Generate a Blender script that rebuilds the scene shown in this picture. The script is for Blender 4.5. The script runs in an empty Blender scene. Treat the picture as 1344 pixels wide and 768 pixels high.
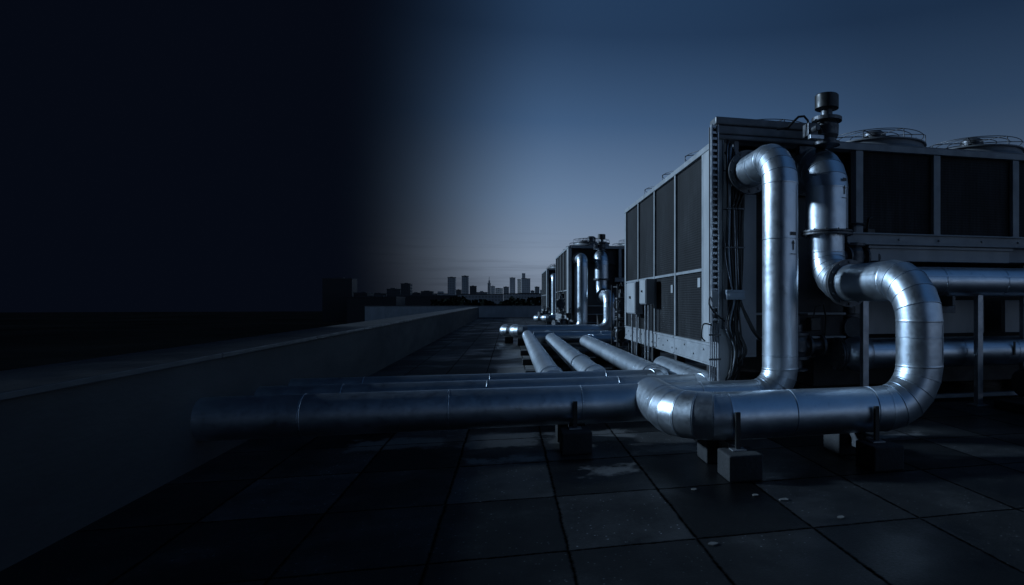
import bpy, bmesh, math, random
from mathutils import Vector, Matrix
R = math.radians
PI = math.pi
random.seed(7)
sc = bpy.context.scene
C = sc.collection

# ------------------------------------------------------------------ helpers
class MB:
    """collects shapes and links them as ONE mesh object"""
    def __init__(s): s.bm = bmesh.new()
    def box(s, x0, x1, y0, y1, z0, z1):
        v = [s.bm.verts.new(p) for p in ((x0,y0,z0),(x1,y0,z0),(x1,y1,z0),(x0,y1,z0),(x0,y0,z1),(x1,y0,z1),(x1,y1,z1),(x0,y1,z1))]
        for f in ((3,2,1,0),(4,5,6,7),(0,1,5,4),(1,2,6,5),(2,3,7,6),(3,0,4,7)):
            s.bm.faces.new([v[i] for i in f])
        return s
    def prism(s, pts, z0, z1):
        a = [s.bm.verts.new((x,y,z0)) for x,y in pts]; b = [s.bm.verts.new((x,y,z1)) for x,y in pts]
        n = len(pts)
        s.bm.faces.new(a[::-1]); s.bm.faces.new(b)
        for i in range(n): s.bm.faces.new((a[i],a[(i+1)%n],b[(i+1)%n],b[i]))
        return s
    def rings(s, rings, seg=40, cap0=True, cap1=True):
        """rings: list of (centre, tangent, radius, sharp); parallel transported"""
        up = None; prev = None; first = None
        t_old = None
        for (c, t, r, sharp) in rings:
            t = Vector(t).normalized(); c = Vector(c)
            if up is None:
                ref = Vector((0,0,1)) if abs(t.z) < .9 else Vector((1,0,0))
                up = (ref - t*ref.dot(t)).normalized()
            else:
                up = t_old.rotation_difference(t) @ up
                up = (up - t*up.dot(t)).normalized()
            t_old = t
            side = t.cross(up)
            vs = [s.bm.verts.new(c + (up*math.cos(a)+side*math.sin(a))*r) for a in (2*PI*i/seg for i in range(seg))]
            if sharp:
                pass
            es = []
            if prev:
                for i in range(seg):
                    f = s.bm.faces.new((prev[0][i], prev[0][(i+1)%seg], vs[(i+1)%seg], vs[i])); f.smooth = True
                if prev[1]:
                    for i in range(seg):
                        e = s.bm.edges.get((prev[0][i], prev[0][(i+1)%seg]))
                        if e: e.smooth = False
            elif cap0:
                f = s.bm.faces.new(vs[::-1])
                for e in f.edges: e.smooth = False
            prev = (vs, sharp)
        if cap1:
            f = s.bm.faces.new(prev[0])
            for e in f.edges: e.smooth = False
        return s
    def tube(s, pts, r, seg=10, cap=True):
        pts = [Vector(p) for p in pts]; n = len(pts); rr = []
        for i,p in enumerate(pts):
            t = (pts[min(i+1,n-1)]-pts[max(i-1,0)])
            rr.append((p, t, r, False))
        return s.rings(rr, seg, cap, cap)
    def lathe(s, prof, origin=(0,0,0), axis=(0,0,1), seg=36, sharp=True):
        o = Vector(origin); a = Vector(axis).normalized()
        return s.rings([(o+a*z, a, max(r,1e-4), sharp) for r,z in prof], seg)
    def quad(s, a, b, c, d):
        s.bm.faces.new([s.bm.verts.new(p) for p in (a,b,c,d)]); return s
    def build(s, name, mat, parent=None, bevel=0):
        me = bpy.data.meshes.new(name); s.bm.normal_update(); s.bm.to_mesh(me); s.bm.free()
        me.materials.append(mat)
        o = bpy.data.objects.new(name, me); C.objects.link(o)
        if parent: o.parent = parent
        if bevel:
            m = o.modifiers.new('bevel', 'BEVEL'); m.width = bevel; m.segments = 2; m.limit_method = 'ANGLE'; m.angle_limit = R(50)
        return o

def tag(o, label, cat, group=None, kind=None):
    if label: o['label'] = label
    if cat: o['category'] = cat
    if group: o['group'] = group
    if kind: o['kind'] = kind
    return o
def thing(name, label, cat, loc=(0,0,0), group=None):
    o = bpy.data.objects.new(name, None); C.objects.link(o); o.location = loc; o.empty_display_size = .2
    return tag(o, label, cat, group)
def struct(o): o['kind'] = 'structure'; return o
def dup(root, loc, label, rotz=None):
    r = root.copy(); C.objects.link(r); r.location = loc; r['label'] = label
    if rotz is not None: r.rotation_euler = (0,0,rotz)
    for ch in list(root.children):
        c = ch.copy(); C.objects.link(c); c.parent = r
        for g in list(ch.children):
            d = g.copy(); C.objects.link(d); d.parent = c
    return r

# ------------------------------------------------------------------ materials
def mat(name):
    m = bpy.data.materials.new(name); m.use_nodes = True
    nt = m.node_tree; b = nt.nodes['Principled BSDF']
    return m, nt, b
def N(nt, t, **kw):
    n = nt.nodes.new(t)
    for k,v in kw.items():
        if k in n.inputs: n.inputs[k].default_value = v
        else: setattr(n, k, v)
    return n
def ramp(nt, src, stops):
    r = nt.nodes.new('ShaderNodeValToRGB')
    el = r.color_ramp.elements
    while len(el) < len(stops): el.new(.5)
    for e,(p,c) in zip(el, stops):
        e.position = p; e.color = (c,c,c,1) if isinstance(c,(int,float)) else (*c,1)
    nt.links.new(src, r.inputs[0]); return r.outputs[0]
def math_(nt, op, a, b=None, c=None):
    n = nt.nodes.new('ShaderNodeMath'); n.operation = op
    for i,v in enumerate((a,b,c)):
        if v is None: continue
        if isinstance(v,(int,float)): n.inputs[i].default_value = v
        else: nt.links.new(v, n.inputs[i])
    return n.outputs[0]
def worn(name, col, var=.25, rough=(.4,.6), metallic=0, scale=3, bump=.0, bscale=30, stretch=None, detail=6, spec=.5):
    m, nt, b = mat(name); L = nt.links.new
    tc = N(nt,'ShaderNodeTexCoord'); src = tc.outputs['Object']
    if stretch:
        mp = N(nt,'ShaderNodeMapping'); mp.inputs['Scale'].default_value = stretch; L(src, mp.inputs[0]); src = mp.outputs[0]
    n = N(nt,'ShaderNodeTexNoise', Scale=scale, Detail=detail, Roughness=.62); L(src, n.inputs['Vector'])
    lo = tuple(c*(1-var) for c in col); hi = tuple(min(1,c*(1+var)) for c in col)
    L(ramp(nt, n.outputs[0], [(.3,lo),(.7,hi)]), b.inputs['Base Color'])
    n2 = N(nt,'ShaderNodeTexNoise', Scale=scale*2.7, Detail=5); L(src, n2.inputs['Vector'])
    L(ramp(nt, n2.outputs[0], [(.3,rough[0]),(.7,rough[1])]), b.inputs['Roughness'])
    b.inputs['Metallic'].default_value = metallic
    b.inputs['Specular IOR Level'].default_value = spec
    if bump:
        n3 = N(nt,'ShaderNodeTexNoise', Scale=bscale, Detail=4); L(src, n3.inputs['Vector'])
        bp = N(nt,'ShaderNodeBump', Strength=bump, Distance=.01); L(n3.outputs[0], bp.inputs['Height']); L(bp.outputs[0], b.inputs['Normal'])
    return m

def cladding_mat():
    m, nt, b = mat('aluminium_cladding'); L = nt.links.new
    tc = N(nt,'ShaderNodeTexCoord'); src = tc.outputs['Object']
    big = N(nt,'ShaderNodeTexNoise', Scale=1.7, Detail=7, Roughness=.65); L(src, big.inputs['Vector'])
    fine = N(nt,'ShaderNodeTexNoise', Scale=38, Detail=4); L(src, fine.inputs['Vector'])
    spot = N(nt,'ShaderNodeTexNoise', Scale=9, Detail=8, Roughness=.7); L(src, spot.inputs['Vector'])
    col = ramp(nt, big.outputs[0], [(.28,(.50,.56,.62)),(.7,(.70,.76,.82))])
    st = ramp(nt, spot.outputs[0], [(.30,.55),(.42,1)])
    mx = N(nt,'ShaderNodeMixRGB', blend_type='MULTIPLY'); mx.inputs[0].default_value = .6; L(col, mx.inputs[1]); L(st, mx.inputs[2])
    L(mx.outputs[0], b.inputs['Base Color'])
    s = math_(nt,'ADD', math_(nt,'MULTIPLY', spot.outputs[0], .26), math_(nt,'MULTIPLY', fine.outputs[0], .14))
    L(math_(nt,'ADD', s, .20), b.inputs['Roughness'])
    b.inputs['Metallic'].default_value = 1
    dent = N(nt,'ShaderNodeTexNoise', Scale=5, Detail=2); L(src, dent.inputs['Vector'])
    h = math_(nt,'ADD', math_(nt,'MULTIPLY', dent.outputs[0], 1.0), math_(nt,'MULTIPLY', fine.outputs[0], .05))
    bp = N(nt,'ShaderNodeBump', Strength=.28, Distance=.02); L(h, bp.inputs['Height']); L(bp.outputs[0], b.inputs['Normal'])
    return m

def coil_mat():
    m, nt, b = mat('finned_coil'); L = nt.links.new
    tc = N(nt,'ShaderNodeTexCoord'); src = tc.outputs['Object']
    sp = N(nt,'ShaderNodeSeparateXYZ'); L(src, sp.inputs[0])
    fx = math_(nt,'SINE', math_(nt,'MULTIPLY', math_(nt,'ADD', sp.outputs[0], sp.outputs[1]), 330.))
    fz = math_(nt,'SINE', math_(nt,'MULTIPLY', sp.outputs[2], 210.))
    mesh = math_(nt,'ADD', math_(nt,'MULTIPLY', fx, .5), math_(nt,'MULTIPLY', fz, .5))
    mp = N(nt,'ShaderNodeMapping'); mp.inputs['Scale'].default_value = (5,5,.6); L(src, mp.inputs[0])
    n = N(nt,'ShaderNodeTexNoise', Scale=3.2, Detail=7, Roughness=.66); L(mp.outputs[0], n.inputs['Vector'])
    n2 = N(nt,'ShaderNodeTexNoise', Scale=1.3, Detail=5); L(src, n2.inputs['Vector'])
    v = math_(nt,'MULTIPLY', n.outputs[0], n2.outputs[0])
    col = ramp(nt, v, [(.10,(.004,.0045,.006)),(.26,(.018,.02,.024)),(.42,(.05,.054,.06))])
    k = ramp(nt, mesh, [(.25,.45),(.6,1)])
    mx = N(nt,'ShaderNodeMixRGB', blend_type='MULTIPLY'); mx.inputs[0].default_value = 1; L(col, mx.inputs[1]); L(k, mx.inputs[2])
    L(mx.outputs[0], b.inputs['Base Color'])
    b.inputs['Roughness'].default_value = .6; b.inputs['Metallic'].default_value = .15; b.inputs['Specular IOR Level'].default_value = .25
    bp = N(nt,'ShaderNodeBump', Strength=.35, Distance=.004); L(mesh, bp.inputs['Height']); L(bp.outputs[0], b.inputs['Normal'])
    return m

def floor_mat():
    m, nt, b = mat('paving_slabs'); L = nt.links.new
    g = N(nt,'ShaderNodeNewGeometry'); src = g.outputs['Position']
    wob = N(nt,'ShaderNodeTexNoise', Scale=3.5, Detail=5); L(src, wob.inputs['Vector'])
    wv = math_(nt,'MULTIPLY', math_(nt,'SUBTRACT', wob.outputs[0], .5), .022)
    sp = N(nt,'ShaderNodeSeparateXYZ'); L(src, sp.inputs[0])
    def axis(o, off, pitch):
        u = math_(nt,'DIVIDE', math_(nt,'SUBTRACT', math_(nt,'ADD', o, wv), off), pitch)
        fr = math_(nt,'FRACT', u)
        d = math_(nt,'MULTIPLY', math_(nt,'MINIMUM', fr, math_(nt,'SUBTRACT', 1., fr)), pitch)
        return math_(nt,'FLOOR', u), d
    ix, dxx = axis(sp.outputs[0], .28-.645*30, .645)
    iy, dyy = axis(sp.outputs[1], 2.95-.84*20, .84)
    d = math_(nt,'MINIMUM', dxx, dyy)
    jn = N(nt,'ShaderNodeTexNoise', Scale=22, Detail=6, Roughness=.7); L(src, jn.inputs['Vector'])
    dj = math_(nt,'ADD', d, math_(nt,'MULTIPLY', math_(nt,'SUBTRACT', jn.outputs[0], .5), .028))
    joint = ramp(nt, dj, [(.003,0.),(.014,1.)])
    ci = N(nt,'ShaderNodeCombineXYZ'); L(ix, ci.inputs[0]); L(iy, ci.inputs[1])
    wn = N(nt,'ShaderNodeTexWhiteNoise'); L(ci.outputs[0], wn.inputs['Vector'])
    big = N(nt,'ShaderNodeTexNoise', Scale=1.1, Detail=9, Roughness=.68); L(src, big.inputs['Vector'])
    fine = N(nt,'ShaderNodeTexNoise', Scale=60, Detail=6, Roughness=.7); L(src, fine.inputs['Vector'])
    grit = N(nt,'ShaderNodeTexVoronoi', Scale=24); L(src, grit.inputs['Vector'])
    wet = N(nt,'ShaderNodeTexNoise', Scale=.75, Detail=6, Roughness=.55); 
    mp = N(nt,'ShaderNodeMapping'); mp.inputs['Location'].default_value = (3.1,1.7,0); L(src, mp.inputs[0]); L(mp.outputs[0], wet.inputs['Vector'])
    base = math_(nt,'ADD', math_(nt,'MULTIPLY', wn.outputs[0], .5), math_(nt,'ADD', math_(nt,'MULTIPLY', big.outputs[0], .95), math_(nt,'MULTIPLY', fine.outputs[0], .35)))
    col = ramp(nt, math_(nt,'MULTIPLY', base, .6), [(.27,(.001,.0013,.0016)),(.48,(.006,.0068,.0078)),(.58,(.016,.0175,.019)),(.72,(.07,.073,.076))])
    speck = ramp(nt, grit.outputs['Distance'], [(.09,7.),(.14,1.)])
    wetm = ramp(nt, wet.outputs[0], [(.46,0.),(.60,1.)])
    m1 = N(nt,'ShaderNodeMixRGB', blend_type='MULTIPLY'); m1.inputs[0].default_value = 1; L(col, m1.inputs[1])
    L(ramp(nt, joint, [(0,.12),(1,1.)]), m1.inputs[2])
    m2 = N(nt,'ShaderNodeMixRGB', blend_type='MULTIPLY'); m2.inputs[0].default_value = .8; L(m1.outputs[0], m2.inputs[1]); L(speck, m2.inputs[2])
    m3 = N(nt,'ShaderNodeMixRGB', blend_type='MULTIPLY'); L(wetm, m3.inputs[0]); L(m2.outputs[0], m3.inputs[1]); m3.inputs[2].default_value = (.55,.55,.57,1)
    # light strips near the pipes painted into the colour, plus paler slabs beyond
    lit_pale = None
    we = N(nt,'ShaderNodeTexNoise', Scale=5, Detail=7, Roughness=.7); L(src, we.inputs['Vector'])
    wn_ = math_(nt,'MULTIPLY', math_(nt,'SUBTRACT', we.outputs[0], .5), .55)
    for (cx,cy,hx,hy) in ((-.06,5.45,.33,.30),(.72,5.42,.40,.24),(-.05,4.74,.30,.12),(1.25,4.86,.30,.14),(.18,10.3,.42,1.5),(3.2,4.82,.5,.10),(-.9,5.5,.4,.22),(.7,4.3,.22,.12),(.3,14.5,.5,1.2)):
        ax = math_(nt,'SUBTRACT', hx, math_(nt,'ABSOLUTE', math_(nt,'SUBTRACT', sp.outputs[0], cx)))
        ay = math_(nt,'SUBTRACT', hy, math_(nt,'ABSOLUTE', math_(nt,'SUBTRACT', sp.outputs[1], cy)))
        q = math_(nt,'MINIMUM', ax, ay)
        lit_pale = q if lit_pale is None else math_(nt,'MAXIMUM', lit_pale, q)
    wm = math_(nt,'MULTIPLY', ramp(nt, math_(nt,'ADD', lit_pale, wn_), [(.0,0.),(.07,1.)]), joint)
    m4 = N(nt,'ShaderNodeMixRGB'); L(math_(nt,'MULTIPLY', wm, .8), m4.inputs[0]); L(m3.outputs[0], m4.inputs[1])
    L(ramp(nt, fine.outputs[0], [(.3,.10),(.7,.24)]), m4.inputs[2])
    L(m4.outputs[0], b.inputs['Base Color'])
    rdry = math_(nt,'ADD', .52, math_(nt,'MULTIPLY', fine.outputs[0], .3))
    rw = math_(nt,'SUBTRACT', rdry, math_(nt,'MULTIPLY', math_(nt,'MULTIPLY', wetm, joint), .30))
    L(rw, b.inputs['Roughness'])
    L(math_(nt,'MULTIPLY', joint, .24), b.inputs['Specular IOR Level'])
    h = math_(nt,'ADD', math_(nt,'MULTIPLY', joint, .5), math_(nt,'ADD', math_(nt,'MULTIPLY', big.outputs[0], .8), math_(nt,'MULTIPLY', fine.outputs[0], .4)))
    bp = N(nt,'ShaderNodeBump', Strength=.5, Distance=.008); L(h, bp.inputs['Height']); L(bp.outputs[0], b.inputs['Normal'])
    return m

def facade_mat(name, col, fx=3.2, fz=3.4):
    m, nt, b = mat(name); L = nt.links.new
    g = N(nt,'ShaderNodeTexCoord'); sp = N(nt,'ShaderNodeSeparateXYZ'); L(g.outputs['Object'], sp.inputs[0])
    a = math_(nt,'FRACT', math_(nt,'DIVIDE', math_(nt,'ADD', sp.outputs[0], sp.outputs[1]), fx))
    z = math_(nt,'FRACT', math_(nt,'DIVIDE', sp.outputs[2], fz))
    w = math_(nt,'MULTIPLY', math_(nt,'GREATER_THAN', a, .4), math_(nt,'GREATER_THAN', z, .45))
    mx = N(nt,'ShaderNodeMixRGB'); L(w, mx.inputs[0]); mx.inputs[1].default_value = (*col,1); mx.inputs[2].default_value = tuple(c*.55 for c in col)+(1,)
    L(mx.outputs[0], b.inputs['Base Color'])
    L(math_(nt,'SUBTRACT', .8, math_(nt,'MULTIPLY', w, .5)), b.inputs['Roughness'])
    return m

M = dict(
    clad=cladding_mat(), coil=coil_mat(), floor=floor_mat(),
    frame=worn('galvanised_frame', (.30,.32,.34), .2, (.45,.65), .15, 4, .08, 40),
    panel=worn('painted_sheet_panel', (.26,.275,.30), .22, (.4,.6), 0, 2.2, .05, 12, (1,1,.5)),
    white=worn('white_enamel', (.40,.415,.43), .15, (.35,.55), 0, 3, .04, 30, (1,1,.4)),
    dark=worn('dark_casing', (.025,.027,.03), .4, (.5,.7), 0, 3, .1, 25),
    black=worn('black_rubber', (.012,.013,.014), .3, (.35,.55), 0, 8),
    iron=worn('dark_cast_iron', (.10,.105,.115), .35, (.35,.6), .6, 9, .25, 60),
    steel=worn('galvanised_steel', (.38,.40,.43), .25, (.3,.5), .8, 7, .08, 60),
    shroud=worn('fan_shroud_grey', (.16,.17,.185), .25, (.4,.6), .2, 5, .05, 30),
    conc=worn('grey_concrete', (.024,.026,.029), .35, (.75,.95), 0, 4, .5, 45),
    para=worn('rendered_parapet', (.04,.042,.045), .35, (.7,.9), 0, .7, .3, 20, (1,.5,1.6)),
    cope=worn('zinc_coping', (.05,.052,.055), .35, (.28,.5), 0, 1.5, .05, 20),
    cityg=worn('city_ground', (.004,.0045,.005), .4, (.98,1), 0, .01, spec=0),
    leaf=worn('dark_foliage', (.012,.016,.013), .4, (.9,.98), 0, .4, spec=0),
    blue=worn('blue_grey_clamp', (.25,.30,.36), .15, (.35,.5), .2, 6),
    sticker=worn('black_marking', (.03,.03,.032), .2, (.4,.5), 0, 9),
    paper=worn('pale_scrap', (.16,.16,.155), .2, (.6,.8), 0, 20),
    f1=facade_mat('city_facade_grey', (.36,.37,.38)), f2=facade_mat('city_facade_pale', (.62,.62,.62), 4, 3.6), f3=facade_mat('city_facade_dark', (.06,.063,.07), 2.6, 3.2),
)

# ------------------------------------------------------------------ pipes
def straight_mesh(a, b, r, joints=.95, cap0=True, cap1=True, first=.5, seg=44):
    """clad pipe length with a raised swage at every cladding joint"""
    a = Vector(a); b = Vector(b); L_ = (b-a).length; t = (b-a).normalized()
    rr = [(a,t,r,True)]; s = first
    w, h = .011, .0035
    while s < L_-.06:
        for ds, dr, sh in ((-.012,0,True),(-.010,.0025,True),(-.004,.0025,True),(-.003,-.007,True),(.003,-.007,True),(.004,0,True)):
            rr.append((a+t*(s+ds), t, r+dr, sh))
        s += joints
    rr.append((b,t,r,True))
    m = MB(); m.rings(rr, seg, cap0, cap1)
    # longitudinal lap seam
    ref = Vector((0,0,1)) if abs(t.z) < .9 else Vector((-1,.55,0)).normalized()
    side = t.cross(ref).normalized()
    d = (ref*.35+side*.94).normalized() if abs(t.z) < .9 else (side*-.35+ref*-.9).normalized()
    wv = t.cross(d)
    p0 = a+d*(r-.002)+t*.02; p1 = b+d*(r-.002)-t*.02
    q = [p0-wv*.011, p0+wv*.011, p1+wv*.011, p1-wv*.011]
    lo = [m.bm.verts.new(p) for p in q]; hi = [m.bm.verts.new(p+d*.0045) for p in q]
    m.bm.faces.new(hi)
    for i in range(4): m.bm.faces.new((lo[i],lo[(i+1)%4],hi[(i+1)%4],hi[i]))
    return m
def elbow_mesh(p, t0, t1, R_, r, gores=5, seg=44):
    """segmented (gored) elbow round corner p, turning from t0 to t1 (perpendicular)"""
    t0 = Vector(t0).normalized(); t1 = Vector(t1).normalized(); p = Vector(p)
    ce = p - t0*R_ + t1*R_
    pts = []
    for i in range(gores+1):
        a = (PI/2)*i/gores
        c = ce - t1*R_*math.cos(a) + t0*R_*math.sin(a)
        t = t0*math.cos(a) + t1*math.sin(a)
        pts.append((c, t))
    rr = []; w, h = .009, .003
    for i,(c,t) in enumerate(pts):
        if i == 0: rr.append((c,t,r+.001,True)); rr.append((c+t*.012,t,r+.004,False)); rr.append((c+t*.02,t,r+.001,True))
        elif i == gores: rr += [(c-t*.02,t,r+.001,True),(c-t*.012,t,r+.004,False),(c,t,r+.001,True)]
        else:
            k = 1/math.cos(PI/4/gores)
            rr += [(c-t*.011,t,r*1.004,True),(c-t*.010,t,r*1.004+.0025,True),(c-t*.0035,t,r*1.004+.0025,True),(c-t*.003,t,r-.006,True),(c+t*.003,t,r-.006,True),(c+t*.0035,t,r*1.004,True)]
    m = MB(); m.rings(rr, seg, False, False); return m
def clad_pipe(root, path, r, Rb, joints=.95, gores=5, mat_=None, first=.5, seg=44):
    """path of axis-aligned corner points: straight lengths and gored elbows become parts of root"""
    mat_ = mat_ or M['clad']
    P = [Vector(p) for p in path]; n = len(P)
    for i in range(n-1):
        t = (P[i+1]-P[i]).normalized()
        a = P[i] + (t*Rb if i > 0 else Vector()); b = P[i+1] - (t*Rb if i < n-2 else Vector())
        if (b-a).length > .02:
            straight_mesh(a, b, r, joints, i == 0, i == n-2, first, seg).build('pipe_section', mat_, root)
        if i < n-2:
            elbow_mesh(P[i+1], t, (P[i+2]-P[i+1]).normalized(), Rb, r, gores, seg).build('elbow', mat_, root)
def flange_mesh(c, axis, r, th=.02, bolts=12, gap=.008):
    m = MB(); c = Vector(c); a = Vector(axis).normalized()
    for s in (-1, 1):
        o = c + a*s*(gap/2+th/2)
        m.lathe([(r,-th/2),(r,th/2)], o, a, 40)
    ref = Vector((0,0,1)) if abs(a.z) < .9 else Vector((1,0,0))
    u = (ref-a*ref.dot(a)).normalized(); v = a.cross(u)
    for k in range(bolts):
        q = c + (u*math.cos(2*PI*k/bolts)+v*math.sin(2*PI*k/bolts))*(r*.88)
        m.lathe([(.012,-th*1.9),(.012,th*1.9)], q, a, 6)
    return m
def label_marks(root, c, normal, up=Vector((0,0,1))):
    """a black tab and a flow arrow stuck on the cladding"""
    n = Vector(normal).normalized(); s = up.cross(n).normalized(); c = Vector(c)+n*.0035
    m = MB()
    def poly(pts):
        m.bm.faces.new([m.bm.verts.new(c+s*x+up*y) for x,y in pts])
    poly([(-.032,.07),(.032,.07),(.032,.1),(-.032,.1)])
    poly([(-.007,-.06),(.007,-.06),(.007,-.005),(-.007,-.005)])
    poly([(-.018,-.005),(.018,-.005),(0,.03)])
    poly([(-.035,-.10),(.035,-.10),(.035,-.093),(-.035,-.093)])
    m.build('marking', M['sticker'], root)

# ------------------------------------------------------------------ setting
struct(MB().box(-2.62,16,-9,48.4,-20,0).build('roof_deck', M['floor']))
struct(MB().quad((-1380,-300,-20.2),(1380,-300,-20.2),(1380,1480,-20.2),(-1380,1480,-20.2)).build('ground', M['cityg']))

t = thing('parapet_wall', 'long grey parapet wall with a pale metal coping running along the roof edge', 'wall', (-2.2,-9,0))
w_ = MB().box(-.62,0,0,56.6,-1.2,.76).build('wall', M['para'], t)
cp = MB()
y = 0.
while y < 56.5:
    cp.box(-.66,.03,y+.004,min(y+2.4,56.6)-.004,.762,.80); y += 2.4
cp.build('coping', M['cope'], t, .006)
t = thing('parapet_wall', 'low pale wall closing off the far end of the roof', 'wall', (-2.2,48,0))
MB().box(-8,14,0,.4,-1.5,.86).build('wall', M['white'], t)
MB().box(-8.02,14.02,-.03,.43,.862,.91).build('coping', M['cope'], t, .006)
t = thing('added_shade_block', 'tall dark block added out of view left of the roof to shade it', 'building', (-17,3,-20))  # added unseen block, casts shade on the parapet and left pipe end
MB().box(-5,5,-13,11.5,0,24.5).build('wall', M['f3'], t)  # body of the added unseen shade block
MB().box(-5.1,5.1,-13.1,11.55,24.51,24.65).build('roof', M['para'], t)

# ------------------------------------------------------------------ chiller
def make_fan_parts(parent, x, y, z, protos={}):
    r = .57
    if not protos:
        s = MB().lathe([(r+.08,0),(r+.04,.03),(r+.015,.08),(r+.01,.13),(r+.04,.135),(r+.04,.15),(r-.01,.15),(r-.02,.08),(r-.02,.0)], seg=40)
        protos['s'] = s.build('fan', M['shroud'], None)
        g = MB()
        for q in (.14,.29,.44,.575):
            g.tube([(q*math.cos(a),q*math.sin(a),.255+.045*(1-(q/.575)**2)) for a in (2*PI*i/36 for i in range(37))], .005, 5)
        for k in range(8):
            a = 2*PI*k/8
            g.tube([(q*math.cos(a),q*math.sin(a),.255+.045*(1-(q/.575)**2)) for q in (0,.2,.4,.575)]+[(.598*math.cos(a),.598*math.sin(a),.24),(.60*math.cos(a),.60*math.sin(a),.145)], .006, 5)
        protos['g'] = g.build('guard', M['iron'], protos['s'])
        h = MB().lathe([(.12,.05),(.14,.07),(.14,.33),(.09,.37)], seg=20)
        protos['h'] = h.build('motor', M['iron'], protos['s'])
        b = MB()
        for k in range(5):
            a = 2*PI*k/5; ca, sa = math.cos(a), math.sin(a)
            def P(u, v, w): return (u*ca-v*sa, u*sa+v*ca, w)
            q = [P(.1,-.05,.1),P(.1,.05,.18),P(.52,.12,.19),P(.52,-.14,.1)]
            lo = [b.bm.verts.new(p) for p in q]; hi = [b.bm.verts.new((p[0],p[1],p[2]+.006)) for p in q]
            b.bm.faces.new(lo[::-1]); b.bm.faces.new(hi)
            for i in range(4): b.bm.faces.new((lo[i],lo[(i+1)%4],hi[(i+1)%4],hi[i]))
        protos['b'] = b.build('blades', M['dark'], protos['s'])
        f = protos['s']
    else:
        f = protos['s'].copy(); C.objects.link(f)
        for k in 'ghb':
            c = protos[k].copy(); C.objects.link(c); c.parent = f
    f.parent = parent; f.location = (x,y,z)
    return f

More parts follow.
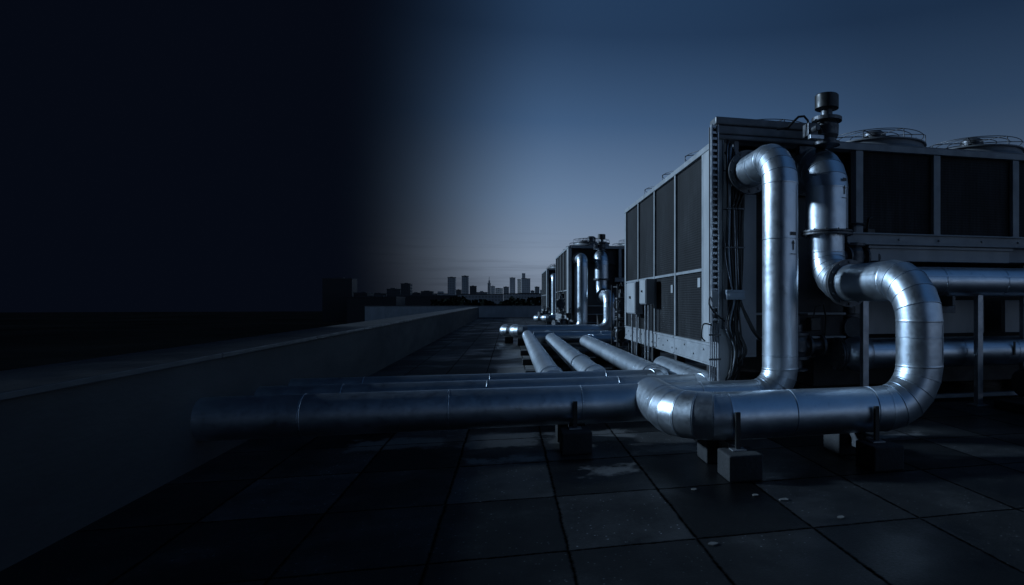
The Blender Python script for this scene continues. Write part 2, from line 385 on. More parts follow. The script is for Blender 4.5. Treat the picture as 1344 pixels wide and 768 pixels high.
BX = [1.62,2.62,3.71,4.76,5.80]          # posts of the front coil bank
BY = [.56,1.76,2.96,4.16,5.30]           # posts of the long side
def make_chiller(loc, label):
    t = thing('chiller', label, 'chiller', loc, 'rooftop chillers in a row')
    # dark inner casing
    MB().box(.08,1.60,.28,5.22,.76,2.86).box(1.605,5.74,.12,5.22,1.66,2.86).box(1.605,5.70,1.0,5.2,.12,1.65).build('casing', M['dark'], t)
    # base beam of the long side, in bolted lengths
    for i in range(4):
        y0, y1 = (BY[i]-.56 if i == 0 else BY[i]+.004), BY[i+1]-.004
        b = MB().box(-.035,.05,y0,y1,.495,.742).box(-.05,-.0352,y0+.01,y1-.01,.715,.738).box(-.05,-.0352,y0+.01,y1-.01,.5,.52)
        for k in range(5): b.lathe([(.012,0),(.012,.014)], (-.035,y0+.1+(y1-y0-.2)*k/4,.66 if k % 2 else .58), (-1,0,0), 8)
        b.build('base_beam', M['frame'], t, .004)
    # posts and rails, long side
    for i,y in enumerate(BY):
        MB().box(-.03,.06,y-.03,y+.03 if i < 4 else y+.09,.744,2.888).build('post', M['frame'], t, .004)
    MB().box(-.035,.055,0,5.4,2.89,2.955).build('top_rail', M['frame'], t, .004)
    MB().box(-.024,.05,BY[0]+.032,BY[4]-.032,1.55,1.585).build('mid_rail', M['frame'], t, .003)
    for i in range(4):
        MB().box(0,.05,BY[i]+.032,BY[i+1]-.032,1.588,2.887).build('coil_panel', M['coil'], t)
        MB().box(.004,.054,BY[i]+.032,BY[i+1]-.032,.746,1.547).build('coil_panel', M['coil'], t)
    # near end of the long side: sheet panel and corner post
    MB().box(-.03,.05,.09,.525,.746,2.887).build('end_panel', M['white'], t, .004)
    MB().box(-.032,.07,-.0,.085,.2,2.888).build('corner_post', M['frame'], t, .005)
    # front: coil bank
    for i,x in enumerate(BX):
        MB().box(x-.045,x+.045,-.03,.08,1.972,2.888).build('post', M['frame'], t, .004)
    MB().box(.06,5.86,-.04,.1,2.892,2.96).build('top_rail', M['frame'], t, .004)
    for i in range(4):
        MB().box(BX[i]+.048,BX[i+1]-.048,.02,.09,1.974,2.888).build('coil_panel', M['coil'], t)
    b = MB().box(1.45,5.86,-.06,.1,1.835,1.969).box(1.45,5.86,-.085,-.062,1.95,1.968).box(1.45,5.86,-.085,-.062,1.837,1.855)
    for x in (2.1,2.62,3.2,3.71,4.2,4.76,5.3): b.lathe([(.014,0),(.014,.016)], (x,-.06,1.9), (0,-1,0), 8)
    b.build('coil_beam', M['frame'], t, .004)
    MB().box(1.75,3.62,-.02,.5,1.66,1.832).box(1.72,3.65,-.05,-.022,1.80,1.83).build('drip_tray', M['white'], t, .004)
    MB().box(3.64,5.8,.02,.5,1.67,1.832).build('drip_tray', M['panel'], t, .004)
    # recessed front-left bay: cabinet
    MB().box(.17,.42,.05,.27,.60,2.36).box(.19,.40,.035,.048,.64,2.32).build('control_cabinet', M['panel'], t, .006)
    MB().box(.02,1.56,.2,.26,2.4,2.88).build('upper_sheet', M['dark'], t)
    for z in (1.05,.78): MB().box(.46,1.6,.22,.27,z,z+.025).build('cross_rail', M['frame'], t, .003)
    # front underside: access panel, legs, sill
    MB().box(1.9,3.78,.55,.62,.80,1.22).box(4.1,5.6,.55,.62,.80,1.22).build('access_panel', M['white'], t, .005)
    for x,y in ((1.62,-.12),(3.1,-.12),(3.95,.1),(5.72,.1)):
        MB().box(x-.035,x+.035,y-.035,y+.035,.014,1.64 if y > 0 else 1.33).box(x-.09,x+.09,y-.09,y+.09,0,.013).build('leg', M['steel'], t, .003)
    MB().box(1.0,5.8,.25,.33,.03,.075).build('sill_rail', M['frame'], t, .003)
    # feet
    for y in (.5,1.9,3.3,4.7):
        MB().box(-.02,.24,y-.13,y+.13,0,.16).box(.02,.14,y-.06,y+.06,.162,.493).build('foot', M['conc'], t, .008)
        MB().box(5.4,5.66,y-.13,y+.13,0,.118).build('foot', M['conc'], t, .008)
    # roof sheet and fans
    MB().box(.02,5.8,.0,5.36,2.958,2.985).build('roof', M['shroud'], t)
    for y in (.76,2.06,3.36,4.66):
        for x in (.80,2.32,3.77,5.15):
            make_fan_parts(t, x, y, 2.985)
    return t
chA = make_chiller((2.19,6.12,0), 'nearest large chiller with pale framed dark coil panels and round roof fans')
# white labels on the near unit only
for y,z in ((.70,1.45),(1.93,1.40)):
    MB().box(-.012,-.0045,y,y+.10,z-.08,z+.03).build('notice_plate', M['white'], chA)
dup(chA, (1.85,19.3,0), 'second chiller in the row, half hidden behind the nearest one')
dup(chA, (2.0,33.0,0), 'farthest and smallest chiller at the end of the row')

# ------------------------------------------------------------------ valves
def motor_valve(root, x, y, z):
    """actuator valve that tops the tall pipe"""
    v = MB().lathe([(.13,0),(.13,.03),(.095,.035),(.095,.06),(.115,.10),(.12,.20),(.10,.235),(.15,.24),(.15,.275),(.06,.28),(.055,.36),(.07,.365)], (x,y,z), seg=32).build('valve', M['iron'], root)
    MB().lathe([(.10,.365),(.118,.37),(.118,.50),(.11,.51),(.02,.515)], (x,y,z), seg=32).build('actuator', M['black'], v)
    MB().box(x-.24,x-.13,y-.07,y+.05,z+.07,z+.2).lathe([(.03,0),(.03,.09)], (x-.2,y-.1,z+.12), (0,-1,0), 12).build('terminal_box', M['iron'], v, .006)
    MB().tube([(x-.2,y,z+.19),(x-.21,y,z+.24),(x-.25,y,z+.28),(x-.31,y,z+.27),(x-.36,y+.02,z+.22),(x-.40,y+.05,z+.17),(x-.5,y+.1,z+.16)], .012, 8).build('wire', M['black'], v)
    MB().box(x-.26,x-.11,y-.15,y-.10,z+.02,z+.06).build('bracket', M['steel'], v, .004)

def riser_pipe(loc, label, left_x, turn=False, marks=True):
    """local origin at floor below the riser"""
    t = thing('riser_pipe', label, 'pipe', loc, 'silver risers feeding the chillers')
    path = [(0,.96,2.53),(0,0,2.53),(0,0,.335),(left_x,0,.335)]
    if turn: path.append((left_x,1.0,.335))
    clad_pipe(t, path, .16, .27, 1.05)
    flange_mesh((0,.74,2.53), (0,1,0), .225).build('collar', M['iron'], t)
    if marks: label_marks(t, (.055,-.152,1.72), (.36,-.95,0))
    return t
def loop_pipe(loc, label, left_x, back=.98, marks=True, depth=1.43):
    t = thing('loop_pipe', label, 'pipe', loc, 'silver loop pipes with valves on top')
    r = .172
    # upper riser, fatter cladding
    clad_pipe(t, [(0,.62,2.60),(0,0,2.60),(0,0,1.905)], .208, .27, 2)
    flange_mesh((0,0,1.89), (0,0,1), .255, .018).build('flange', M['iron'], t)
    clad_pipe(t, [(0,0,1.872),(0,0,1.375),(0,-depth,1.375),(0,-depth,.375),(left_x,-depth,.375),(left_x,-depth+back,.375)], r, .335, .66, first=.12)
    flange_mesh((0,-.40,1.375), (0,1,0), .225).build('flange', M['iron'], t)
    motor_valve(t, 0, 0, 2.78)
    if marks: label_marks(t, (.085,-.191,2.32), (.41,-.91,0))
    return t
riser_pipe((2.40,5.13,0), 'nearest silver riser bending into the long pipe across the roof', -9.5)
loop_pipe((3.13,5.60,0), 'nearest silver S shaped loop pipe with black valve on top', -1.93)
riser_pipe((2.17,18.5,0), 'riser in front of the second chiller running left to an open elbow', -2.28, True, False)
loop_pipe((2.80,18.78,0), 'valve topped loop pipe of the second chiller', -2.62, .9, False, 1.5)
riser_pipe((2.32,32.2,0), 'small distant riser in front of the farthest chiller', -.9, True, False)
loop_pipe((2.95,32.4,0), 'small distant loop pipe of the farthest chiller', -1.2, .9, False, 1.4)

# pipes along the floor
t = thing('floor_pipe', 'second long floor pipe behind the thick one, turning under the chiller corner', 'pipe', (0,6.2,0), 'long silver pipes crossing the roof')
clad_pipe(t, [(-7.2,0,.29),(2.12,0,.29),(2.12,2.2,.29)], .14, .22, 1.3, 4)
t = thing('floor_pipe', 'thin rearmost floor pipe joined by the three diagonal pipes', 'pipe', (0,7.05,0), 'long silver pipes crossing the roof')
clad_pipe(t, [(-7.2,0,.26),(1.78,0,.26),(1.78,.5,.26)], .135, .22, 1.3, 4)
g_ = 'silver pipes running away over the roof'
t = thing('floor_pipe', 'leftmost of the three bright pipes running away from the camera', 'pipe', (.50,7.05,0), g_)
clad_pipe(t, [(0,.05,.27),(0,10.2,.27)], .145, .2, 1.6)
MB().lathe([(.16,-.03),(.16,.03)], (0,.42,.27), (0,1,0)).build('collar', M['clad'], t)
t = thing('floor_pipe', 'middle of the three bright pipes running away from the camera', 'pipe', (1.03,7.05,0), g_)
clad_pipe(t, [(0,.05,.27),(0,9.9,.27)], .145, .2, 1.3)
for y in (.42,1.9): MB().lathe([(.16,-.03),(.16,.03)], (0,y,.27), (0,1,0)).build('collar', M['clad'], t)
t = thing('floor_pipe', 'rightmost bright pipe close along the chiller side', 'pipe', (1.78,7.05,0), g_)
clad_pipe(t, [(0,.52,.26),(0,7.6,.26),(2.2,7.6,.26)], .15, .25, 1.4)
t = thing('floor_pipe', 'short cross pipe lying between the second chiller and the diagonal pipes', 'pipe', (0,15.6,0), 'long silver pipes crossing the roof')
clad_pipe(t, [(.6,0,.3),(4.2,0,.3)], .15, .2, 1.2)

# horizontal pipes under the raised coil bank
t = thing('header_pipe', 'upper horizontal pipe under the coil bank at right', 'pipe', (0,6.02,0), 'horizontal pipes under the coil bank')
clad_pipe(t, [(3.45,0,1.43),(8.6,0,1.43)], .165, .2, .82)
for x in (4.85,6.4): MB().box(x-.02,x+.02,-.155,.155,1.15,1.264).box(x-.1,x+.1,-.06,.06,1.07,1.148).build('clamp', M['iron'], t, .004)
t = thing('header_pipe', 'lower horizontal pipe with a domed end under the coil bank', 'pipe', (0,6.30,0), 'horizontal pipes under the coil bank')
clad_pipe(t, [(4.0,0,.60),(8.6,0,.60)], .178, .2, .75)
MB().lathe([(.02,-.16),(.09,-.14),(.15,-.09),(.19,-.02),(.20,.04),(.20,.16),(.18,.17)], (3.85,0,.60), (1,0,0), 40, False).build('end_cap', M['clad'], t)
flange_mesh((3.66,0,.60), (1,0,0), .19, .02).build('flange', M['iron'], t)
for x in (5.9,):
    MB().box(x-.012,x+.012,-.192,-.18,.56,.72).build('strap', M['sticker'], t)

# ------------------------------------------------------------------ valve clusters
def make_valve_stack(loc, label):
    t = thing('valve_stack', label, 'valve', loc, 'dark valve clusters at the chiller ends')
    MB().lathe([(.12,0),(.12,.02),(.06,.03),(.06,.12),(.13,.13),(.13,.16),(.09,.17),(.11,.22),(.11,.34),(.09,.39),(.13,.40),(.13,.43),(.06,.44),(.06,.52),(.03,.53),(.03,.66)], seg=24).build('valve_body', M['iron'], t)
    w = MB(); w.tube([(.11*math.cos(a),.11*math.sin(a),.64) for a in (2*PI*i/24 for i in range(25))], .012, 6)
    for k in range(4): w.tube([(0,0,.64),(.11*math.cos(PI*k/2),.11*math.sin(PI*k/2),.64)], .008, 5)
    w.build('handwheel', M['black'], t)
    b = MB().lathe([(.065,-.3),(.065,.3)], (0,0,.28), (1,0,0), 20)
    for x in (-.3,-.14,.14,.3): b.lathe([(.12,-.014),(.12,.014)], (x,0,.28), (1,0,0), 24)
    b.build('branch', M['iron'], t)
    MB().box(.12,.24,-.1,.02,.45,.6).build('actuator', M['black'], t, .01)
    MB().tube([(.18,-.04,.6),(.2,-.05,.72),(.3,-.05,.75),(.36,0,.6),(.36,.05,.2)], .01, 6).build('wire', M['black'], t)
    return t
vs = make_valve_stack((3.18,6.35,.42), 'dark flanged valve between the riser and the domed pipe end')
dup(vs, (3.42,6.62,.55), 'dark valve with handwheel behind the domed pipe end', .6)
dup(vs, (4.0,6.6,.62), 'dark handwheel valve standing above the lower horizontal pipe', 1.2)
dup(vs, (3.75,6.12,1.42), 'small dark valve beside the loop pipe flange under the coil beam', .3)
dup(vs, (2.24,12.3,.85), 'dark valve stacked at the far end of the nearest chiller', PI/2)
dup(vs, (2.24,12.4,.25), 'dark valve low down at the far end of the nearest chiller', PI/2)
dup(vs, (1.55,18.9,.85), 'dark valve at the near corner of the second chiller, uppermost', 1.4)
dup(vs, (1.6,18.8,.25), 'dark valve on the roof at the near corner of the second chiller', .4)
dup(vs, (1.75,31.5,.3), 'tiny dark valve beside the farthest chiller', .4)
t = thing('valve_rack', 'thin steel rack carrying the valves behind the nearest chiller', 'rack', (2.24,12.4,0))
for x,y in ((-.12,-.35),(.12,-.35),(-.12,.35),(.12,.35)): MB().box(x-.015,x+.015,y-.015,y+.015,0,1.55).build('post', M['iron'], t)
for z in (.24,.84,1.52): MB().box(-.1,.1,-.33,.33,z-.02,z).build('shelf', M['iron'], t)
# pump at the right edge
t = thing('pump', 'dark pump on a plinth under the coil bank at the right edge', 'pump', (5.75,5.62,0))
MB().box(-.4,.5,-.22,.22,0,.1).build('plinth', M['conc'], t, .01)
b = MB().lathe([(.13,-.3),(.15,-.28),(.15,.12),(.12,.16)], (0.05,0,.30), (1,0,0), 28)
for k in range(12):
    a = 2*PI*k/12; b.box(-.2,.12,-.003,.003,.30+.14,.30+.165)
b.build('motor', M['dark'], t)
MB().lathe([(.2,-.06),(.22,0),(.2,.06)], (.36,0,.32), (1,0,0), 28).lathe([(.07,0),(.07,.25),(.11,.255),(.11,.28)], (.36,0,.48), (0,0,1), 20).build('volute', M['iron'], t)
MB().box(-.1,.1,-.1,.1,.448,.56).build('terminal_box', M['dark'], t, .008)

# ------------------------------------------------------------------ cable gantry, ladder and cables at the near corner
t = thing('cable_gantry', 'tall frame carrying cables at the near corner of the large chiller', 'frame', (2.02,5.98,0))
MB().box(.085,.13,0,.06,.3,3.08).box(.135,.15,.0,.10,.3,3.06).build('post', M['frame'], t, .004)
MB().box(.27,.32,.02,.07,1.0,3.06).build('post', M['panel'], t, .004)
b = MB().box(.05,1.2,-.04,.12,2.93,3.02).box(.04,1.22,-.06,.14,3.022,3.10).box(.05,1.2,-.03,.10,2.88,2.928)
b.build('header_beam', M['shroud'], t, .012)
MB().box(.09,.22,-.02,.04,.22,.92).build('foot_plate', M['white'], t, .004)
MB().box(1.0,1.25,.0,.1,2.72,2.87).build('hanger', M['iron'], t, .006)
t = thing('cable_ladder', 'narrow perforated steel cable ladder up the corner of the chiller', 'cable tray', (2.02,5.97,0))
for x in (0,.068): MB().box(x,x+.012,-.03,.02,.78,3.02).build('rail', M['steel'], t)
z = .82
while z < 3.0:
    MB().box(.0125,.0675,-.02,.0,z,z+.022).build('rung', M['steel'], t); z += .062
MB().box(-.01,.08,.021,.03,.78,3.0).build('backing', M['panel'], t)
def cable(pts, r, root, m=None):
    # smooth the control points
    P = [Vector(p) for p in pts]; out = []
    for i in range(len(P)-1):
        p0 = P[max(i-1,0)]; p1 = P[i]; p2 = P[i+1]; p3 = P[min(i+2,len(P)-1)]
        for k in range(6):
            u = k/6; out.append(.5*((2*p1)+(p2-p0)*u+(2*p0-5*p1+4*p2-p3)*u*u+(3*p1-p0-3*p2+p3)*u**3))
    out.append(P[-1])
    return MB().tube(out, r, 8).build('cable', m or M['black'], root)
t = thing('cable_bundle', 'bundle of black cables hanging down the chiller corner in loose loops', 'cables', (2.17,5.93,0))
rng = random.Random(3)
for k in range(16):
    x = .003+.0125*k; r = rng.choice((.008,.010,.013))
    j = lambda s: rng.uniform(-s, s)
    top = 2.86-.02*k
    pts = [(x+.05,.08,top+.03),(x+j(.01),.0+j(.02),top-.12),(x+j(.02),j(.02),2.2),(x+j(.02),j(.02),1.7),(.05+x*.6,-.02+j(.02),1.30),(.05+x*.6,-.02+j(.02),1.2),(x+j(.03),-.04+j(.03),.95),(x+.04+j(.04),-.03+j(.03),.7),(x+.02+j(.05),.0,(.40+.014*k)),(x-.06+j(.04),.15,.25),(x-.05,.4,.2)]
    if k > 12: pts = pts[:6]+[(x+.06,-.04,1.0),(x+.16,-.02,.85),(x+.36,.1,.72),(x+.6,.25,.66),(x+.9,.4,.6)]
    cable(pts, r, t, M['steel'] if k in (1,7,11) else M['blue'] if k == 3 else None)
for k in range(3):
    cable([(.01+.02*k,.05,2.75),(.09+.05*k,.0,2.62),(.11+.05*k,-.03,2.4),(.06+.03*k,-.02,2.15)], .012, t)
for z in (2.55,2.15,1.75): MB().box(-.01,.2,-.03,-.022,z,z+.014).box(-.01,.2,.045,.05,z,z+.014).build('cable_tie', M['iron'], t)
t = thing('cable_clamp', 'blue grey cable clamp box strapped round the hanging cables', 'clamp', (2.17,5.86,1.27))
MB().box(-.02,.17,-.02,.07,-.05,.05).box(-.028,.178,-.028,-.0205,.02,.035).box(-.028,.178,-.028,-.0205,-.035,-.02).build('clamp_body', M['blue'], t, .006)
MB().lathe([(.012,0),(.012,.012)], (0,-.02,0), (0,-1,0), 8).build('bolt', M['steel'], t)
t = thing('conduit_bundle', 'thin pale conduits dropping from the cable ladder to the roof', 'conduits', (2.0,5.93,0))
for k in range(5):
    x = .0+.024*k
    MB().tube([(x,0,.02),(x,0,.9+.02*k),(x+.01,.02,.98)], .0075, 7).build('conduit', M['steel'], t)
for z in (.35,.6,.85): MB().box(-.015,.115,-.014,-.009,z,z+.02).build('strap', M['iron'], t)
cable([(0,0,1.25),(-.02,-.03,1.18),(.02,-.05,1.1),(.08,-.04,1.05),(.15,-.02,1.0)], .009, t)
cable([(.02,0,.96),(-.08,-.03,.97),(-.1,-.03,.85),(-.06,-.02,.8)], .008, t)
t = thing('junction_box', 'small steel box where the cable ladder ends', 'junction box', (2.01,5.93,1.15))
MB().box(0,.075,-.02,.04,0,.16).build('box_body', M['steel'], t, .005)
MB().box(.005,.07,-.026,-.0205,.005,.155).build('lid', M['frame'], t)

# isolator boxes on the long side
def switch_box(loc, label, w, l, h, two):
    t = thing('switch_box', label, 'switch box', loc, 'grey isolator boxes on the chiller side')
    MB().box(0,w,0,l,0,h).build('enclosure', M['panel'], t, .006)
    MB().box(-.012,-.001,.015,l-.015,.015,h-.015).build('door', M['white'], t, .004)
    MB().box(-.03,-.0125,l*.45,l*.55,h*.48,h*.56).build('handle', M['black'], t, .003)
    for k in range(two):
        y = l*(.25+.5*k)
        MB().tube([(w*.5,y,-loc[2]+.16),(w*.5,y,-.001)], .016, 10).build('conduit', M['steel'], t)
    MB().tube([(w*.8,l*.1,-.001),(w*.85,l*.1,-.4),(w*1.0,.1,-.62),(w*1.5,.2,-.7)], .008, 7).build('wire', M['black'], t)
    return t
switch_box((1.98,8.83,1.16), 'nearer isolator box with a pale door on the chiller side', .13, .43, .38, 2)
switch_box((1.98,9.6,1.0), 'farther isolator box, taller and set lower on the chiller side', .12, .75, .52, 2)

# ------------------------------------------------------------------ supports
def support(loc, label, zc, r):
    t = thing('pipe_support', label, 'pipe support', loc, 'concrete and steel supports under the big pipes')
    for s in (-1,1):
        y0, y1 = sorted((s*(r-.06), s*(r+.19)))
        MB().box(-.12,.12,y0,y1,0,.175).build('concrete_block', M['conc'], t, .012)
        MB().box(-.05,.05,s*(r+.03)-.04,s*(r+.03)+.04,.1755,.183).build('foot_plate', M['steel'], t)
    MB().box(-.03,.03,-r+.062,r-.062,.08,zc-r-.004).build('cross_bar', M['iron'], t, .003)
    for s in (-1,1):
        MB().box(-.018,.018,s*(r+.03)-.012,s*(r+.03)+.012,.184,zc+.06).build('post', M['black'], t, .003)
    MB().box(-.018,.018,-r-.016,r+.016,zc-r-.0035,zc-r-.0005).build('saddle', M['iron'], t)
support((.52,5.13,0), 'support under the long thick pipe, left of the bend', .335, .16)
support((1.54,4.17,0), 'support under the front pipe just right of its bend', .375, .172)
support((2.62,4.17,0), 'support under the front pipe near the upright elbow', .375, .172)
for i,(y,x0,x1,lab) in enumerate([(8.1,.25,2.0,'nearest concrete sleeper under the three bright pipes'),(9.9,.25,2.0,'second concrete sleeper under the three bright pipes'),(11.9,.25,2.0,'third concrete sleeper under the three bright pipes'),(14.0,.25,1.4,'farthest concrete sleeper under the bright pipes')]):
    t = thing('sleeper', lab, 'sleeper', (0,y,0), 'concrete sleepers under the pipes')
    MB().box(x0,x1,-.14,.14,0,.11).build('block', M['conc'], t, .012)
    for x in (.5,1.03,1.78):
        if x < x1: MB().box(x-.09,x+.09,-.05,.05,.112,.128).build('pad', M['black'], t)
for x,y,z,lab in ((-1.2,6.2,.29,'concrete block under the second long pipe'),(-1.0,7.05,.26,'concrete block under the rearmost long pipe'),(.0,18.5,.3,'concrete block under the riser pipe of the second chiller'),(.35,17.28,.3,'concrete block under the loop of the second chiller')):
    r = {6.2:.14,7.05:.135,18.5:.16,17.28:.172}[y]
    zc = {6.2:.29,7.05:.26,18.5:.335,17.28:.375}[y]
    tag(MB().box(x-.12,x+.12,y-.2,y+.2,0,zc-r-.002).build('concrete_block', M['conc'], None, .01), lab, 'concrete block')

# scraps on the paving
for k,(x,y,s,lab) in enumerate(((1.48,3.52,.022,'pale scrap on the paving left of the slab joint'),(1.62,3.4,.026,'larger pale scrap on the paving beside the slab joint'),(1.79,3.05,.024,'pale scrap at the paving joint crossing'),(.98,2.86,.02,'pale chip on the paving close to the camera'),(1.15,3.72,.018,'tiny pale chip on the paving under the front pipe'))):
    m = MB(); n = 7
    pts = [(x+s*math.cos(2*PI*i/n)*random.uniform(.7,1.5), y+s*math.sin(2*PI*i/n)*random.uniform(.6,1.1)) for i in range(n)]
    m.prism(pts, .003, .008)
    tag(m.build('debris', M['paper']), lab, 'debris', 'pale scraps lying on the paving')

# ------------------------------------------------------------------ city
AL = R(13.36); F = 800; HZ = 396
def bearing(xp, D):
    """world X at depth Y for a bearing"""
    a = AL + math.atan((xp-858)/F); return D*math.tan(a)
GZ = -20.2
def tower(x0, x1, top, D, m, label, tiers=(), depth=None, mast=0, name='city_building', cat='building'):
    xa, xb = bearing(x0,D), bearing(x1,D); w = xb-xa
    zc = D*math.cos(AL) + .5*(xa+xb)*math.sin(AL)
    zt = 1.2+(HZ-top)*zc/F
    dp = depth or max(14, w*.8)
    t = thing(name, label, cat, ((xa+xb)/2, D, GZ), 'buildings of the city skyline')
    H = zt-GZ
    MB().box(-w/2,w/2,0,dp,0,H).build('wall', m, t)
    MB().box(-w/2-.3,w/2+.3,-.3,dp+.3,H+.01,H+.8).box(-w*.22,w*.12,dp*.5,dp*.7,H+.81,H+1.6).build('roof', M['f3'], t)
    for (a, b, tp) in tiers:
        za = 1.2+(HZ-tp)*zc/F-GZ; xA, xB = bearing(a,D)-(xa+xb)/2, bearing(b,D)-(xa+xb)/2
        MB().box(xA,xB,dp*.15,dp*.8,H+.82 if xB-xA < w*1.01 else 0,za).build('upper_storeys', m, t)
    if mast: MB().tube([(0,dp*.4,H),(0,dp*.4,H+mast)], .5, 6).build('mast', M['iron'], t)
    return t
T = tower
T(423,462,366,700,M['dark'],'broad dark tower block at the far left of the skyline')
T(464,482,385,650,M['dark'],'low dark block left of the flat roofed blocks',depth=30)
T(483,507,386,800,M['f3'],'low wide block in the dim left part of the skyline')
T(507.5,525.5,380,760,M['f3'],'mid height flat block left of the pale edged tower',[(512,518,378)])
T(526,538.5,373,700,M['f3'],'tower with a pale side edge standing alone at left')
T(539,552,385,860,M['f3'],'low block right of the pale edged tower')
T(552.5,567.5,383,820,M['f3'],'stepped low block in the left middle of the skyline',[(556,563,381.5)])
T(568,587,386,900,M['f1'],'long low block left of the twin towers',[(574,582,382.5)])
T(587.5,597.5,364.5,900,M['f1'],'left one of the two tall flat topped towers')
T(598,605,381,950,M['f3'],'small block between the two tall flat topped towers')
T(606,614.5,362.8,920,M['f1'],'right one of the two tall flat topped towers')
T(616.5,625,376,980,M['f3'],'mid height block beside the right flat topped tower')
T(625.5,639.5,384,1050,M['f1'],'low row of roofs before the spire',[(630,634,382)])
T(640,643.8,372,1300,M['f1'],'slender spire like tower with a pointed top',[(641,643,368)],mast=14)
T(644.2,649.5,376,1250,M['f2'],'stepped block right of the spire')
T(650,660,379,1200,M['f2'],'broad lower block right of the stepped one',[(651,657,378)])
T(660.8,668,377,1150,M['f1'],'small flat block left of the tall pale tower')
T(669,676.3,365,1180,M['f2'],'tall pale tower next to the tallest one')
T(679,683.8,367,1250,M['f2'],'narrow side wing of the tallest tower')
T(684.2,696,366,1230,M['f2'],'tallest tower of the skyline with a raised central core',[(685,689.5,358.6)])
T(696.5,701.5,382,1150,M['f1'],'low block right of the tallest tower')
T(702,708,377,1100,M['f1'],'block at the right end of the skyline by the far chiller')
T(709,740,381,1300,M['f1'],'long block hidden behind the far chiller',depth=40)
T(455,520,390.5,480,M['dark'],'long low shed at the left foot of the skyline',depth=40)
T(521,600,388.5,560,M['dark'],'long low terrace below the flat topped towers',[(540,556,387.3)],depth=40)
T(601,660,387,640,M['f1'],'long low terrace below the spire',[(612,630,386)],depth=40)
T(661,735,386,700,M['f1'],'long low terrace below the tallest tower',[(690,702,385)],depth=40)

# far-off tree belt
m = MB(); rng = random.Random(11)
for k in range(3600):
    x = rng.uniform(-30,34); D = 260+rng.uniform(-14,14)
    hmax = 1.3+ .9*math.sin(x*.23)+.6*math.sin(x*.61+1)+.4*math.sin(x*1.7)
    z = rng.uniform(-20, .35+hmax) if rng.random() < .6 else rng.uniform(-3,.35+hmax)
    s = rng.uniform(.5,1.3); c = Vector((x, D, z))
    a = Vector((rng.uniform(-1,1),rng.uniform(-1,1),rng.uniform(-1,1))).normalized()
    b_ = a.orthogonal().normalized(); e = a.cross(b_)
    m.bm.faces.new([m.bm.verts.new(c+q) for q in (b_*s, e*s*.8, -b_*s*.9, -e*s)])
tag(m.build('tree_belt', M['leaf']), 'dark belt of trees just beyond the end of the roof', 'trees', kind='stuff')

# ------------------------------------------------------------------ sky
w = bpy.data.worlds.new('World'); sc.world = w; w.use_nodes = True
nt = w.node_tree; L = nt.links.new
bg = nt.nodes['Background']
SUN_AZ, SUN_EL = R(-67), R(19)
tc = N(nt,'ShaderNodeTexCoord'); sp = N(nt,'ShaderNodeSeparateXYZ'); L(tc.outputs['Generated'], sp.inputs[0])
dx, dy, dz = sp.outputs
sky = N(nt,'ShaderNodeTexSky'); sky.sky_type = 'NISHITA'; sky.sun_disc = False
sky.sun_elevation = SUN_EL; sky.sun_rotation = SUN_AZ; sky.air_density = 1.4; sky.ozone_density = 4
hs = N(nt,'ShaderNodeHueSaturation', Saturation=.6, Value=.004); L(sky.outputs[0], hs.inputs['Color'])
# evening gradient with height (positions are sine of the elevation)
grad = ramp(nt, dz, [(0.,(.145,.184,.255)),(.07,(.195,.255,.355)),(.16,(.125,.2,.325)),(.28,(.045,.102,.212)),(.40,(.014,.045,.112)),(.62,(.02,.066,.16)),(1.,(.024,.07,.165))])
# after-glow round the sunset bearing
gx, gy = math.sin(R(3)), math.cos(R(3))
g_dot = math_(nt,'ADD', math_(nt,'MULTIPLY', dx, gx), math_(nt,'MULTIPLY', dy, gy))
glow = ramp(nt, math_(nt,'MULTIPLY_ADD', g_dot, .5, .5), [(0,1.45),(.5,.85),(.78,.38),(.9,.48),(.97,.80),(1.,1.)])
# made-up dark fade over the western half, blackens sky and reflections there
cn = N(nt,'ShaderNodeTexNoise', Scale=3.0, Detail=4, Roughness=.5); L(tc.outputs['Generated'], cn.inputs['Vector'])
mk = math_(nt,'ADD', math_(nt,'MULTIPLY_ADD', math_(nt,'MINIMUM', dy, 0.), .22, math_(nt,'MULTIPLY_ADD', math_(nt,'POWER', math_(nt,'MAXIMUM', dz, 0.), 3.), -.26, dx)), math_(nt,'MULTIPLY', math_(nt,'SUBTRACT', cn.outputs[0], .5), .035))
mr = N(nt,'ShaderNodeMapRange', interpolation_type='SMOOTHSTEP'); L(mk, mr.inputs['Value'])
mr.inputs['From Min'].default_value = -.255; mr.inputs['From Max'].default_value = .075
mask = math_(nt,'POWER', mr.outputs['Result'], 1.5)
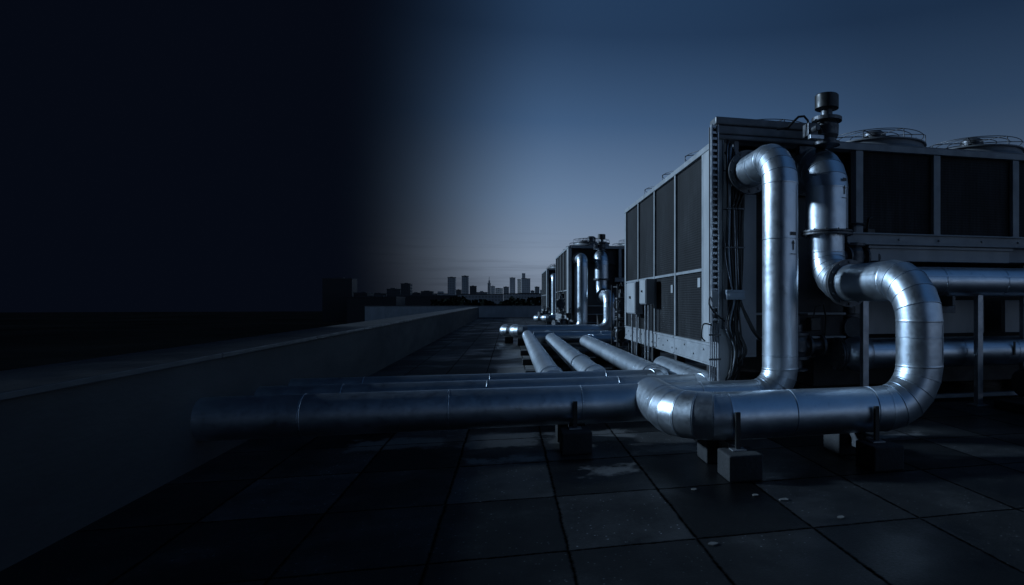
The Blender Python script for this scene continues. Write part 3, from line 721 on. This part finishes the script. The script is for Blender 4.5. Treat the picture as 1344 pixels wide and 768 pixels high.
# thin streaks of cloud near the horizon
mp = N(nt,'ShaderNodeMapping'); mp.inputs['Scale'].default_value = (2.2,2.2,55); L(tc.outputs['Generated'], mp.inputs[0])
sn = N(nt,'ShaderNodeTexNoise', Scale=2.2, Detail=5, Roughness=.6); L(mp.outputs[0], sn.inputs['Vector'])
band = ramp(nt, dz, [(.0,0.),(.02,1.),(.06,1.),(.12,0.)])
stre = math_(nt,'SUBTRACT', 1., math_(nt,'MULTIPLY', math_(nt,'MULTIPLY', ramp(nt, sn.outputs[0], [(.52,0.),(.7,1.)]), band), .22))
f = math_(nt,'MULTIPLY', math_(nt,'MULTIPLY', glow, mask), stre)
def vscale(c, s):
    v = nt.nodes.new('ShaderNodeVectorMath'); v.operation = 'SCALE'; L(c, v.inputs[0]); L(s, v.inputs['Scale']); return v.outputs[0]
def vadd(a, b):
    v = nt.nodes.new('ShaderNodeVectorMath'); v.operation = 'ADD'; L(a, v.inputs[0])
    if isinstance(b, tuple): v.inputs[1].default_value = b
    else: L(b, v.inputs[1])
    return v.outputs[0]
tot = vadd(vscale(vadd(grad, hs.outputs[0]), f), (.0016,.0028,.0066))
L(tot, bg.inputs['Color']); bg.inputs['Strength'].default_value = 1.0

sun = bpy.data.lights.new('sun', 'SUN'); sun.energy = 3.2; sun.angle = R(5); sun.color = (.52,.74,1.)
so = bpy.data.objects.new('sun', sun); C.objects.link(so)
d = Vector((math.sin(SUN_AZ)*math.cos(SUN_EL), math.cos(SUN_AZ)*math.cos(SUN_EL), math.sin(SUN_EL)))
so.rotation_euler = d.to_track_quat('Z','Y').to_euler()

# ------------------------------------------------------------------ camera
cam = bpy.data.cameras.new('camera'); co = bpy.data.objects.new('camera', cam); C.objects.link(co)
cam.sensor_width = 36; cam.lens = 36*800/1344
cam.shift_x = -(858-672)/1344; cam.shift_y = (396-384)/1344
co.location = (0,0,1.2); co.rotation_euler = (R(90),0,-AL)
cam.clip_start = .05; cam.clip_end = 12000
sc.camera = co
sc.view_settings.view_transform = 'Standard'; sc.view_settings.look = 'None'; sc.view_settings.gamma = 1; sc.view_settings.exposure = 0
sc.view_settings.use_curve_mapping = False
sc.cycles.use_denoising = True
